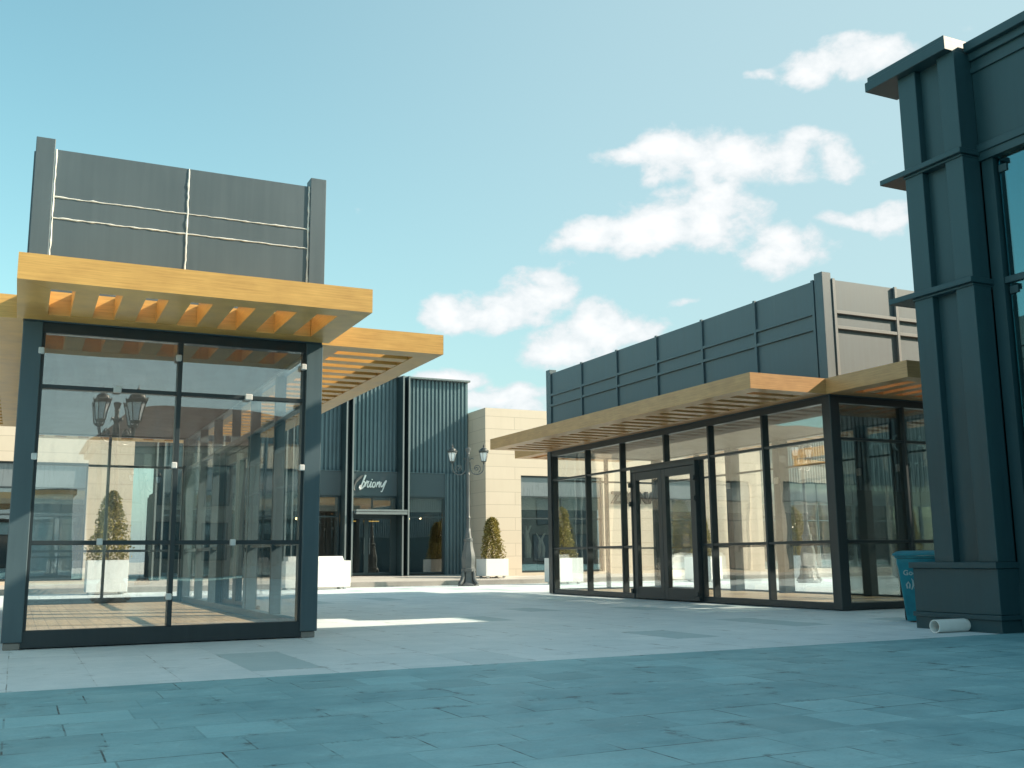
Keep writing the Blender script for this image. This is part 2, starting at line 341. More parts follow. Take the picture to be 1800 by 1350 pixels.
# ------------------------------------------------------------------ mesh helpers
class B:
    """collects shapes, then links them as ONE mesh object"""
    def __init__(s): s.bm = bmesh.new()
    def box(s, x0, x1, y0, y1, z0, z1, bev=0.):
        if x0 > x1: x0, x1 = x1, x0
        if y0 > y1: y0, y1 = y1, y0
        if z0 > z1: z0, z1 = z1, z0
        bm = s.bm
        v = [bm.verts.new((x, y, z)) for z in (z0, z1) for x, y in ((x0, y0), (x1, y0), (x1, y1), (x0, y1))]
        f = [bm.faces.new([v[i] for i in q]) for q in ((3, 2, 1, 0), (4, 5, 6, 7), (0, 1, 5, 4), (1, 2, 6, 5), (2, 3, 7, 6), (3, 0, 4, 7))]
        if bev > 0:
            ed = list({e for q in f for e in q.edges})
            bmesh.ops.bevel(bm, geom=ed, offset=bev, segments=1, affect='EDGES', profile=.5)
        return s
    def prism(s, pts, z0, z1):
        """vertical prism over a polygon in x, y"""
        bm = s.bm
        a = sum(pts[i][0] * pts[(i + 1) % len(pts)][1] - pts[(i + 1) % len(pts)][0] * pts[i][1] for i in range(len(pts)))
        if a < 0: pts = pts[::-1]
        lo = [bm.verts.new((x, y, z0)) for x, y in pts]; hi = [bm.verts.new((x, y, z1)) for x, y in pts]
        bm.faces.new(lo[::-1]); bm.faces.new(hi)
        for i in range(len(pts)):
            j = (i + 1) % len(pts); bm.faces.new((lo[i], lo[j], hi[j], hi[i]))
        return s
    def extr(s, pts, d):
        """polygon of 3-D points pushed along vector d"""
        bm = s.bm; d = Vector(d)
        lo = [bm.verts.new(p) for p in pts]; hi = [bm.verts.new(Vector(p) + d) for p in pts]
        bm.faces.new(lo[::-1]); bm.faces.new(hi)
        for i in range(len(pts)):
            j = (i + 1) % len(pts); bm.faces.new((lo[i], lo[j], hi[j], hi[i]))
        return s
    def quad(s, *p):
        s.bm.faces.new([s.bm.verts.new(q) for q in p]); return s
    def lathe(s, prof, seg=16, at=(0, 0, 0), tilt=None, rot=0., squash=1.):
        """prof: (radius, z) pairs from bottom to top, closed at both ends"""
        bm = s.bm; at = Vector(at); rings = []
        for r, z in prof:
            ring = []
            for k in range(seg):
                a = 2 * math.pi * k / seg + rot
                p = Vector((r * math.cos(a), r * math.sin(a) * squash, z))
                if tilt is not None: p = tilt @ p
                ring.append(bm.verts.new(p + at))
            rings.append(ring)
        for a, b in zip(rings, rings[1:]):
            for k in range(seg):
                j = (k + 1) % seg; bm.faces.new((a[k], a[j], b[j], b[k]))
        bm.faces.new(rings[0][::-1]); bm.faces.new(rings[-1])
        return s
    def tube(s, pts, rad, seg=8):
        bm = s.bm; pts = [Vector(p) for p in pts]; rings = []; prev = None
        rad = rad if isinstance(rad, (list, tuple)) else [rad] * len(pts)
        for i, p in enumerate(pts):
            t = (pts[min(i + 1, len(pts) - 1)] - pts[max(i - 1, 0)]).normalized()
            if prev is None:
                a = Vector((0, 0, 1)) if abs(t.z) < .9 else Vector((1, 0, 0)); nrm = t.cross(a).normalized()
            else:
                nrm = (prev - t * prev.dot(t)).normalized()
            prev = nrm; bi = t.cross(nrm)
            rings.append([bm.verts.new(p + (nrm * math.cos(2 * math.pi * k / seg) + bi * math.sin(2 * math.pi * k / seg)) * rad[i]) for k in range(seg)])
        for a, b in zip(rings, rings[1:]):
            for k in range(seg):
                j = (k + 1) % seg; bm.faces.new((a[k], a[j], b[j], b[k]))
        bm.faces.new(rings[0][::-1]); bm.faces.new(rings[-1])
        return s
    def xf(s, mtx):
        bmesh.ops.transform(s.bm, matrix=mtx, verts=s.bm.verts[:]); return s
    def build(s, name, m, parent=None, smooth=False, loc=None):
        bmesh.ops.recalc_face_normals(s.bm, faces=s.bm.faces[:])
        me = bpy.data.meshes.new(name); s.bm.to_mesh(me); s.bm.free()
        me.materials.append(M[m] if isinstance(m, str) else m)
        if smooth:
            for p in me.polygons: p.use_smooth = True
            try: me.set_sharp_from_angle(angle=R(38))
            except Exception: pass
        o = bpy.data.objects.new(name, me); COL.objects.link(o)
        if parent: o.parent = parent
        if loc: o.location = loc
        return o
def tag(o, label=None, cat=None, group=None, kind=None):
    if label: o['label'] = label
    if cat: o['category'] = cat
    if group: o['group'] = group
    if kind: o['kind'] = kind
    return o
def empty(name, loc, label, cat, group=None, rz=0.):
    o = bpy.data.objects.new(name, None); COL.objects.link(o); o.location = loc; o.rotation_euler.z = rz
    o.empty_display_size = .2
    return tag(o, label, cat, group)
def copy_tree(o, parent=None):
    c = o.copy(); COL.objects.link(c)
    if parent: c.parent = parent
    for ch in o.children: copy_tree(ch, c)
    return c
def lettering(name, text, size, m, parent, mtx, depth=.02, space=1., thick=0.):
    """text as a real extruded mesh; mtx puts its x / y axes on the wall"""
    cu = bpy.data.curves.new(name, 'FONT'); cu.body = text; cu.size = size; cu.extrude = depth; cu.space_character = space
    cu.offset = thick; cu.align_x = 'CENTER'; cu.align_y = 'BOTTOM_BASELINE'
    t = bpy.data.objects.new('tmp_text', cu); COL.objects.link(t)
    bpy.context.view_layer.update()
    me = bpy.data.meshes.new_from_object(t.evaluated_get(bpy.context.evaluated_depsgraph_get()))
    bpy.data.objects.remove(t)
    me.transform(mtx); me.materials.clear(); me.materials.append(M[m]); me.name = name
    o = bpy.data.objects.new(name, me); COL.objects.link(o); o.parent = parent
    return o
def frame_matrix(o, xa, ya):
    xa, ya = Vector(xa).normalized(), Vector(ya).normalized(); za = xa.cross(ya); o = Vector(o)
    return Matrix(((xa.x, ya.x, za.x, o.x), (xa.y, ya.y, za.y, o.y), (xa.z, ya.z, za.z, o.z), (0, 0, 0, 1)))

# ------------------------------------------------------------------ ground
PAV_Y = 8.2
tag(B().box(-260, 300, -260, 32.0, -.6, 0).build('plaza_ground', 'pave_light'), kind='structure')
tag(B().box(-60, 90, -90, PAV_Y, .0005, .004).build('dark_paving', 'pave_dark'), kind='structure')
tag(B().box(-120, 160, 32.0, 32.35, -.5, .155, .012).build('kerb', 'kerb'), kind='structure')
b = B()
b.extr([(-120, 32.353, -.5), (-120, 32.353, .15), (-120, 36.5, .30), (-120, 60, .30), (-120, 60, -.5)], (280, 0, 0))
tag(b.build('far_pavement', 'walk'), kind='structure')
tag(B().box(-260, 300, 60, 600, -.6, .02).build('ground_beyond', 'walk'), kind='structure')

# ------------------------------------------------------------------ glass pavilions
PW, PL = 3.313, 10.09           # outer width and length
ZT, ZB, ZC = 3.762, 3.505, 3.49 # canopy top / underside, wall head
MID, UPP = 1.10, 2.785          # glazing bars
class Wall:
    """boxes in wall coordinates: u along the wall, n outwards, z up"""
    def __init__(s, o, u, n): s.o, s.u, s.n = Vector(o), Vector(u), Vector(n)
    def box(s, b, u0, u1, n0, n1, z0, z1, bev=0.):
        p = s.o + s.u * u0 + s.n * n0; q = s.o + s.u * u1 + s.n * n1
        b.box(p.x, q.x, p.y, q.y, z0, z1, bev)
        return s
BARW = .026
def glazed_wall(root, W, length, bays, door=None, rail=.19, gl='glass', fm='frame'):
    """bays: list of mullion positions between the two corner columns; door: (u0, u1, umid)"""
    f = B(); c = .2
    us = [c] + bays + [length - c]
    W.box(f, c - .045, length - c + .045, -.16, -.03, .012, rail, .006)               # base rail
    W.box(f, c - .045, length - c + .045, -.16, -.02, 3.375, ZC, .006)                # head
    W.box(f, c - .0445, c + .03, -.155, -.035, rail, 3.375)
    W.box(f, length - c - .03, length - c + .0445, -.155, -.035, rail, 3.375)
    panes = []
    for i in range(len(us) - 1):
        a, e = us[i], us[i + 1]
        if i > 0: W.box(f, a - BARW, a + BARW, -.17, -.025, rail, 3.375, .004)
        if door and a < (door[0] + door[1]) / 2 < e:
            d0, d1, dm = door
            W.box(f, a + BARW, e - BARW, -.145, -.035, UPP - .03, UPP + .03)
            W.box(f, dm - BARW, dm + BARW, -.165, -.03, UPP + .03, 3.375)
            W.box(f, d0 - .03, d0, -.14, -.03, rail, UPP - .03); W.box(f, d1, d1 + .03, -.14, -.03, rail, UPP - .03)
            W.box(f, a + BARW, d0 - .03, -.135, -.04, MID - .024, MID + .024); W.box(f, d1 + .03, e - BARW, -.135, -.04, MID - .024, MID + .024)
            panes += [(a + BARW, dm - BARW, UPP + .03, 3.375), (dm + BARW, e - BARW, UPP + .03, 3.375),
                      (a + BARW, d0 - .03, rail, MID - .024), (a + BARW, d0 - .03, MID + .024, UPP - .03),
                      (d1 + .03, e - BARW, rail, MID - .024), (d1 + .03, e - BARW, MID + .024, UPP - .03)]
            continue
        W.box(f, a + BARW, e - BARW, -.135, -.04, MID - .024, MID + .024, .004)
        W.box(f, a + BARW, e - BARW, -.135, -.04, UPP - .022, UPP + .022, .004)
        panes += [(a, e, rail, MID), (a, e, MID, UPP), (a, e, UPP, 3.375)]
    wall = f.build('glazed_wall', fm, root)
    for a, e, z0, z1 in panes:
        p = B(); W.box(p, a + .002, e - .002, -.098, -.090, z0 + .002, z1 - .002); p.build('pane', gl, wall)
    if door:
        d0, d1, dm = door; fr = B()
        t = .05; out = .07
        W.box(fr, d0, d0 + t, -.06, out, .03, UPP - .03, .006); W.box(fr, d1 - t, d1, -.06, out, .03, UPP - .03, .006)
        W.box(fr, d0 + t, d1 - t, -.06, out - .004, UPP - .12, UPP - .03, .006)
        dr = fr.build('door', 'frame', root)
        for s0, s1 in ((d0 + t + .006, dm - .004), (dm + .004, d1 - t - .006)):
            l = B(); st = .135
            W.box(l, s0, s0 + st, -.05, .055, .03, UPP - .126, .005); W.box(l, s1 - st, s1, -.05, .055, .03, UPP - .126, .005)
            W.box(l, s0 + st, s1 - st, -.048, .053, .03, .26, .005); W.box(l, s0 + st, s1 - st, -.048, .053, UPP - .29, UPP - .126, .005)
            lf = l.build('door_leaf', 'frame', dr)
        for s0, s1 in ((d0 + t + .141, dm - .139), (dm + .139, d1 - t - .141)):
            p = B(); W.box(p, s0 + .001, s1 - .001, -.004, .004, .262, UPP - .292); p.build('door_pane', 'glass', dr)
        for uu in (d0 - .002, d1 - .028):
            for z in (2.35, 1.95, .12):
                h = B(); W.box(h, uu - .02, uu + .05, out + .002, out + .05, z, z + .1, .01); h.build('hinge', 'frame', dr)
    return wall
def canopy(root, W, u0, u1, depth, m):
    """open gold frame with slats running out from the wall"""
    e = .30
    def P(u, n): q = W.o + W.u * u + W.n * n; return (q.x, q.y)
    f = B(); g = .0025; n0 = .004
    f.prism([P(u0, depth), P(u1, depth), P(u1 - e, depth - e), P(u0 + e, depth - e)], ZB, ZT)
    f.prism([P(u0, depth - g), P(u0 + e - g, depth - e - g), P(u0 + e - g, n0 + e), P(u0, n0)], ZB, ZT)
    f.prism([P(u1, depth - g), P(u1 - e + g, depth - e - g), P(u1 - e + g, n0 + e), P(u1, n0)], ZB, ZT)
    f.prism([P(u0 + g, n0), P(u1 - g, n0), P(u1 - e - g, n0 + e - g), P(u0 + e + g, n0 + e - g)], ZB, ZT)
    c = f.build('canopy', m, root)
    span = (u1 - u0) - 2 * e; k = max(1, round((span / .2135 - 1) / 2)); s = span / (2 * k + 1)
    for i in range(k):
        a = u0 + e + s * (2 * i + 1)
        q = B(); W.box(q, a, a + s, n0 + e + .001, depth - e - .006, ZB + .004, ZT - .012); q.build('slat', m, c)
    return c
def wobble_line(b, p, q, nrm, w, rng):
    """a hand-run bead of sealant from p to q on a wall with normal nrm"""
    p, q, nrm = Vector(p), Vector(q), Vector(nrm); L = (q - p).length; k = max(6, int(L / .05))
    t = (q - p) / L; s = t.cross(nrm); pts = []; rad = []
    for i in range(k + 1):
        pts.append(p + t * (L * i / k) + s * rng.uniform(-.004, .004) * (0 if i in (0, k) else 1) + nrm * .003)
        rad.append(w * rng.choice((.7, .9, 1, 1, 1.15, 1.5)))
    b.tube(pts, rad, 6)
def pavilion(x0, y0, label, door_side, caulked):
    root = empty('glass_pavilion', (x0, y0, 0), label, 'pavilion', 'glass pavilions on the plaza')
    walls = {'front': Wall((0, 0, 0), (1, 0, 0), (0, -1, 0)), 'back': Wall((PW, PL, 0), (-1, 0, 0), (0, 1, 0)),
             'right': Wall((PW, 0, 0), (0, 1, 0), (1, 0, 0)), 'left': Wall((0, PL, 0), (0, -1, 0), (-1, 0, 0))}
    c = .2
    for x, y in ((0, 0), (PW - c, 0), (PW - c, PL - c), (0, PL - c)):
        co = B().box(x, x + c, y, y + c, .075 if caulked else .01, ZC, .008).build('column', 'column' if caulked else 'frame', root)
        if caulked: B().box(x + .02, x + c - .02, y + .02, y + c - .015, 0.001, .073, .008).build('stone_block', 'stone_block', co)
    long_bays = [1.79, 3.40, 6.645, 8.20]     # from the front corner
    for side, W in walls.items():
        if side in ('front', 'back'):
            rl = .19 if caulked else .12
            w = glazed_wall(root, W, PW, [PW / 2], rail=rl, gl=('coated_glass' if caulked else 'dimmed_glass') if side == 'front' else 'glass')
        else:
            bays = long_bays if side == 'right' else sorted(PL - u for u in long_bays)
            door = None
            if side == door_side:
                d = (3.74, 6.10, 4.93); door = d if side == 'right' else (PL - d[1], PL - d[0], PL - d[2])
            else:
                bays = sorted(bays + ([4.93] if side == 'right' else [PL - 4.93]))
            w = glazed_wall(root, W, PL, bays, door, .19 if caulked else .12, fm='lit_side_frame' if caulked else 'frame')
        if side == 'front' and caulked:
            for x, z in ((.104, 3.17), (1.54, 3.194), (2.99, 3.192), (.90, 2.791), (2.345, 2.785), (.103, 2.014), (1.54, 1.96), (2.995, 1.975), (.803, 1.108), (2.22, 1.098), (1.545, .507)):
                u = x + .094
                wid = .042 if z in (2.791, 2.785) else .03
                B().box(u - wid, u + wid, -.012, .05, z - .036, z + .036, .008).build('spacer_clip', 'clip', w)
    if not caulked:
        for u in (1.45, 2.46, 4.93, 6.62):
            co = B().box(PW - .36, PW - .175, u - .11, u + .11, .086, 3.39, .006).build('inner_column', 'frame', root)
            B().box(PW - .39, PW - .361, u - .07, u + .05, 2.42, 2.56, .006).build('spacer_clip', 'clip', co)
    # floor, ceiling, roof
    B().box(.16, PW - .16, .16, PL - .16, .004, .085).build('floor', 'planks', root)
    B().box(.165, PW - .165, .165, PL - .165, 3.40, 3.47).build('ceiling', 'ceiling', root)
    B().box(.01, PW - .01, .01, PL - .01, ZC + .004, 3.60).build('roof', 'panel_dark', root)
    # canopies
    for side, W in walls.items():
        L = PW if side in ('front', 'back') else PL
        canopy(root, W, -.066 if L == PW else .10, L + (.066 if L == PW else -.10 + .1), 1.74 if L == PW else 1.62, 'gold' if caulked else 'bronze')
    # parapet: corner posts, panels between them
    zt, zp = 5.49, 5.60
    for x, y in ((0, 0), (PW - c, 0), (PW - c, PL - c), (0, PL - c)):
        B().box(x + .001, x + c - .001, y + .001, y + c - .001, 3.603, zp, .006).build('parapet_post', 'panel' if caulked else 'panel_dark', root)
    for side, W in walls.items():
        L = PW if side in ('front', 'back') else PL
        p = B(); W.box(p, c + .0015, L - c - .0015, -.14, -.03, 3.603, zt, .004)
        pn = p.build('parapet', 'panel' if caulked else 'panel_dark', root)
        bays = [PW / 2] if L == PW else [1.79, 3.42, 5.03, 6.645, 8.26]
        if side == 'left': bays = sorted(PL - u for u in bays)
        if caulked and side == 'front':
            rng = random.Random(3); b = B()
            for u in [c + .012] + bays + [L - c - .012]:
                wobble_line(b, W.o + W.u * u + W.n * -.03 + Vector((0, 0, 3.6)), W.o + W.u * u + W.n * -.03 + Vector((0, 0, zt - .003)), W.n, .0105, rng)
            for z in (4.93, 4.685):
                wobble_line(b, W.o + W.u * (c + .02) + W.n * -.03 + Vector((0, 0, z)), W.o + W.u * (L - c - .02) + W.n * -.03 + Vector((0, 0, z)), W.n, .0075, rng)
            b.build('sealant_bead', 'caulk', pn)
        else:
            v = .03; bm_ = 'batten_lit' if L == PW and not caulked else 'panel_dark'
            for u in [c + .042] + bays + [L - c - .042]:
                q = B(); W.box(q, u - v, u + v, -.0285, .014, 3.603, zt + .012, .003); q.build('batten', bm_, pn)
            es = [c + .042] + bays + [L - c - .042]
            for z in (4.93, 4.665):
                q = B()
                for a, e in zip(es, es[1:]): W.box(q, a + v + .001, e - v - .001, -.0285, .011, z - .028, z + .028, .003)
                q.build('rail', bm_, pn)
    return root
P1 = pavilion(-.094, 12.027, 'dark glass pavilion with white sealant seams and white clips, in front of the ribbed shop', 'right', True)
P2 = pavilion(11.937, 12.763, 'dark glass pavilion with a double door and battened parapet, beside the tall teal building', 'left', False)

# ------------------------------------------------------------------ tall teal building at the right
RB = empty('shop_building', (10.0, 8.2, 0), 'tall deep teal building with a ribbed corner pillar and big windows, beside the blue bin', 'building')
def rbx(name, m, *boxes, parent=None):
    b = B()
    for q in boxes: b.box(*q)
    return b.build(name, m, parent or RB)
RY0, RY1 = -37.0, 1.38          # along y, relative to the empty (far end just past the pillar)
BAY = 6.4
rbx('wall', 'pillar', (.30, .50, RY0, .0, 5.80, 6.90), (.30, .50, RY0, 0., .002, .55),
    (1.0, 16, .86, RY1, .002, 6.95), (16, 16.2, RY0, RY1, .002, 6.95), (.5, 16, RY0, RY0 + .2, .002, 6.95))
rbx('roof', 'pillar', (.45, 15.99, RY0 + .01, .85, 6.96, 7.06), (1.05, 15.98, .851, RY1 - .01, 6.961, 7.061))
rbx('cornice', 'pillar', (.255, .52, RY0, -.002, 6.90, 7.0, .004), (.18, .54, RY0, -.002, 7.001, 7.12, .006), (.27, .5, RY0, -.002, 6.74, 6.80))
rbx('window_head', 'pillar', (.25, .50, RY0, -.002, 5.70, 5.80, .005), (.275, .48, RY0, -.002, 5.60, 5.699))
def r_pillar(y, far):
    p = B()
    p.box(.0, .30, y + .61, y + .89, .79, 7.0, .006); p.box(.0, .30, y, y + .255, .79, 7.0, .006)
    p.box(.10, .42, y + .256, y + .609, .79, 7.0)
    pl = p.build('pillar', 'pillar', RB)
    f = .36 if far else .05
    q = B(); q.box(-.06, .34, y - .02, y + .89 + f, .72, .79, .006); q.box(-.02, .36, y + .0, y + .86 + f, .20, .719, .006)
    q.box(-.045, .38, y - .02, y + .885 + f, .145, .199, .006); q.box(-.015, .38, y + .005, y + .87 + f, .001, .144, .004)
    q.build('plinth', 'pillar', pl)
    for z in (5.66, 4.05):
        q = B(); q.box(-.07, .42, y - .03, y + .89 + f, z, z + .07, .006)
        q.box(-.02, .40, y - .006, y + .89 + .01, z - .03, z - .001, .004); q.build('ledge', 'pillar', pl)
    q = B(); q.box(-.12, .46, y + .02, y + .89 + f + .09, 7.001, 7.13, .006); q.box(-.10, .46, y + .04, y + .89 + f + .06, 7.131, 7.20, .008)
    q.build('pillar_cap', 'pillar', pl)
    return pl
for k in range(6):
    r_pillar(-k * BAY, k == 0)
for k in range(6):
    y1 = -k * BAY - .004; y0 = -(k + 1) * BAY + .894
    f = B()
    f.box(.32, .44, y1 - .16, y1, .55, 5.6); f.box(.32, .44, y0, y0 + .16, .55, 5.6)
    f.box(.33, .43, y0 + .161, y1 - .161, 4.03, 4.11, .005); f.box(.33, .43, y0 + .161, y1 - .161, .551, .63)
    mids = [y1 - .16 - (y1 - y0 - .32) * t / 3 for t in (1, 2)]
    for m_ in mids: f.box(.335, .425, m_ - .04, m_ + .04, .631, 4.029); f.box(.335, .425, m_ - .04, m_ + .04, 4.111, 5.599)
    w = f.build('window', 'pillar', RB)
    ys = [y1 - .16] + mids + [y0 + .16]
    for a, e in zip(ys, ys[1:]):
        for z0, z1 in ((.632, 4.028), (4.112, 5.598)):
            B().box(.37, .38, e + .042, a - .042, z0, z1).build('pane', 'tower_glass', w)
    if k < 2:
        for z in (5.40, 3.90):
            for a in ys[:-1]: B().box(.354, .3685, a - .15, a - .043, z, z + .085).build('window_bracket', 'pillar', w)
rbx('interior', 'dark', (5, 5.2, RY0 + .3, .9, .002, 6.9), (.52, 5, RY0 + .3, .9, 4.1, 4.2), (.52, 5, RY0 + .3, .9, .01, .05))
# ribbed end wall that faces the gap, with its shop name
rb = B()
x = 1.1
while x < 15.9:
    rb.box(x, x + .075, RY1 + .002, RY1 + .05, 2.2, 6.9); x += .125
rb.build('ribbed_cladding', 'green', RB)
lettering('sign_lettering', 'PRADA', .55, 'letter_pale', RB, frame_matrix((7.4, RY1 + .08, 3.05), (-1, 0, 0), (0, 0, 1)), .02, 1.9, -.012)
lettering('small_lettering', 'UOMO', .17, 'letter_pale', RB, frame_matrix((7.4, RY1 + .08, 2.72), (-1, 0, 0), (0, 0, 1)), .015, 1.7)

# ------------------------------------------------------------------ far shops
def shop_window(root, x0, x1, y, z0, z1, spandrel=0., bars=(), trans=None, mat='frame', depth=3., interior=True, gl='shop_glass'):
    f = B(); t = .05
    f.box(x0, x0 + t, y, y + .1, z0, z1); f.box(x1 - t, x1, y, y + .1, z0, z1)
    f.box(x0 + t, x1 - t, y, y + .1, z0, z0 + .07); f.box(x0 + t, x1 - t, y, y + .1, z1 - .06, z1)
    zt = z1 - .06
    if spandrel:
        f.box(x0 + t, x1 - t, y, y + .1, zt - spandrel - .05, zt - spandrel); 
    zg = zt - spandrel - (.05 if spandrel else 0)
    if trans: f.box(x0 + t, x1 - t, y + .005, y + .095, trans - .025, trans + .025)
    zr = [z0 + .07] + ([trans] if trans else []) + [zg]
    for q in bars:
        for a, e in zip(zr, zr[1:]): f.box(q - .03, q + .03, y + .01, y + .09, a + (.025 if a == trans else 0), e - (.025 if e == trans else 0))
    w = f.build('window', mat, root)
    if spandrel: B().box(x0 + t + .001, x1 - t - .001, y + .02, y + .05, zt - spandrel + .001, zt - .001).build('spandrel', 'spandrel', w)
    us = [x0 + t] + list(bars) + [x1 - t]
    for a, e in zip(us, us[1:]):
        for z_, ze in zip(zr, zr[1:]):
            B().box(a + .002, e - .002, y + .05, y + .058, z_ + .002, ze - .002).build('pane', gl, w)
    return w
def interior(root, x0, x1, y, z0, z1, depth=3.2, band_z=None):
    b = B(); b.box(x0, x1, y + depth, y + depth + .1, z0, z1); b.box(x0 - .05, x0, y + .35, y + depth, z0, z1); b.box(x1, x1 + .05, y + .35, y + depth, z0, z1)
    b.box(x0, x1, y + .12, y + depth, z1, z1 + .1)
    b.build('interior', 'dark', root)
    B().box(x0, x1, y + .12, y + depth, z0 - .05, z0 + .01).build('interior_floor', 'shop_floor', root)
    if band_z: B().box(x0 + .02, x1 - .02, y + .13, y + .3, band_z, z1 - .01).build('cream_band', 'cream_band', root)  # pale panel standing in for a bright reflection in the window
def lights(root, pts, y):
    for px_, z in pts:
        B().lathe([(.01, -.05), (.032, -.04), (.04, 0), (.02, .04)], 8, (px_, y, z)).build('spotlight', 'bulb', root)
FY, FZ = 36.0, .30              # ribbed fronts; pavement height there
BY = 34.5                       # stone fronts stand forward
# -- ribbed metal shop
GS = empty('shop_building', (9.4, FY, FZ), 'green ribbed metal shop with tall paired fins and a script shop name over its door', 'building')
GS_X0, GS_X1, GT = 3.2, 15.45, 7.62
def gx(x): return x - 9.4
def ribs(root, x0, x1, z0, z1, y=0., m='green'):
    b = B(); n = max(1, round((x1 - x0) / .15)); p = (x1 - x0) / n
    for i in range(n):
        a = x0 + p * i
        b.extr([(a + .004, y, z0), (a + p * .20, y - .07, z0), (a + p * .62, y - .07, z0), (a + p * .70, y, z0)], (0, 0, z1 - z0))
    return b.build('ribbed_cladding', m, root)
b = B()
b.box(gx(GS_X0), gx(GS_X1), .16, .4, 3.75, GT - FZ - .02)
b.box(gx(GS_X0), gx(GS_X1), .4, 9.5, GT - FZ - .5, GT - FZ - .1)
b.box(gx(14.44), gx(GS_X1), .002, .4, -.3, 3.745)
b.box(gx(GS_X0), gx(GS_X0) + .1, .4, 9.5, -.2, 7.2); b.box(gx(GS_X1) - .1, gx(GS_X1), .4, 9.5, -.2, 7.2)
b.build('wall', 'green', GS)
B().box(gx(GS_X0), gx(GS_X1) + .01, -.10, .45, GT - FZ - .019, GT - FZ + .05, .01).build('roof_coping', 'fin', GS)
FINS = [(10.41, 10.70), (12.55, 12.82), (8.27, 8.55), (6.12, 6.41), (3.98, 4.27)]
for a, e in FINS:
    b = B(); b.box(gx(a), gx(a) + .05, -.55, .155, -.02, GT - FZ - .021, .004); b.box(gx(e) - .05, gx(e), -.55, .155, -.02, GT - FZ - .021, .004)
    b.box(gx(a) + .051, gx(e) - .051, -.15, .15, -.02, GT - FZ - .022)
    fin = b.build('fin', 'fin_dark', GS)
    for q in (gx(a) - .003, gx(e) - .053): B().box(q, q + .056, -.557, -.551, -.02, GT - FZ - .021).build('fin_lit_edge', 'fin', fin)  # pale strip imitates sunlight on the fin's front edge
bays = [(12.83, 14.44), (10.71, 12.54), (8.56, 10.40), (6.42, 8.26), (4.28, 6.11)]
for i, (a, e) in enumerate(bays):
    ribs(GS, gx(a), gx(GS_X1 if i == 0 else e), 3.76, GT - FZ - .03, .155)
    B().box(gx(a), gx(e), .04, .158, 2.86, 3.74, .004).build('sign_panel', 'sign_gloss', GS)
    B().box(gx(a), gx(e), .0, .158, 3.742, 3.765).build('drip_edge', 'green', GS)
    if i == 1:
        shop_window(GS, gx(a), gx(e), .06, 2.12, 2.86, 0., (), None, 'fin_dark')
        d = B(); d.box(gx(a), gx(a) + .09, .05, .16, 0, 2.118); d.box(gx(e) - .22, gx(e), .05, .16, 0, 2.118); d.box(gx(a) + .09, gx(e) - .22, .05, .16, 2.03, 2.118)
        xm = gx(11.40); d.box(xm - .08, xm + .08, .06, .15, .01, 2.03)
        d.box(gx(a) + .09, xm - .08, .06, .15, .01, .10); d.box(xm + .08, gx(e) - .22, .06, .15, .01, .10)
        dr = d.build('door', 'fin_dark', GS)
        for u0_, u1_ in ((gx(a) + .09, xm - .08), (xm + .08, gx(e) - .22)):
            B().box(u0_ + .002, u1_ - .002, .10, .108, .102, 2.028).build('door_pane', 'shop_glass', dr)
        B().box(xm - .115, xm - .095, -.02, .0, .75, 1.35, .006).build('handle', 'fin', dr)
        B().box(xm + .095, xm + .115, -.02, .0, .75, 1.35, .006).build('handle', 'fin', dr)
    else:
        shop_window(GS, gx(a), gx(e) - .02, .06, .02, 2.86, 0., (), 2.10, 'fin_dark')
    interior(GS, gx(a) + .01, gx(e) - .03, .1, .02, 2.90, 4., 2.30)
ribs(GS, gx(14.46), gx(GS_X1), -.25, 3.74, .0)
dc = B(); dc.box(gx(10.76), gx(12.68), -.75, -.56, 2.16, 2.245, .004); dc.box(gx(10.76), gx(12.68), -.76, -.56, 2.26, 2.33, .004); dc.box(gx(10.74), gx(12.66), -.559, .03, 2.20, 2.30)
dc.build('door_canopy', 'fin', GS)
lights(GS, [(gx(13.3), 2.10), (gx(13.72), 2.13), (gx(14.2), 2.16), (gx(9.9), 2.1), (gx(9.3), 2.1), (gx(7.5), 2.1), (gx(5.2), 2.1)], 2.0)
for a, e in ((10.85, 11.35), (11.65, 12.25)):
    B().box(gx(a), gx(e), 1.2, 1.26, 1.97, 2.0).build('light_strip', 'strip', GS)
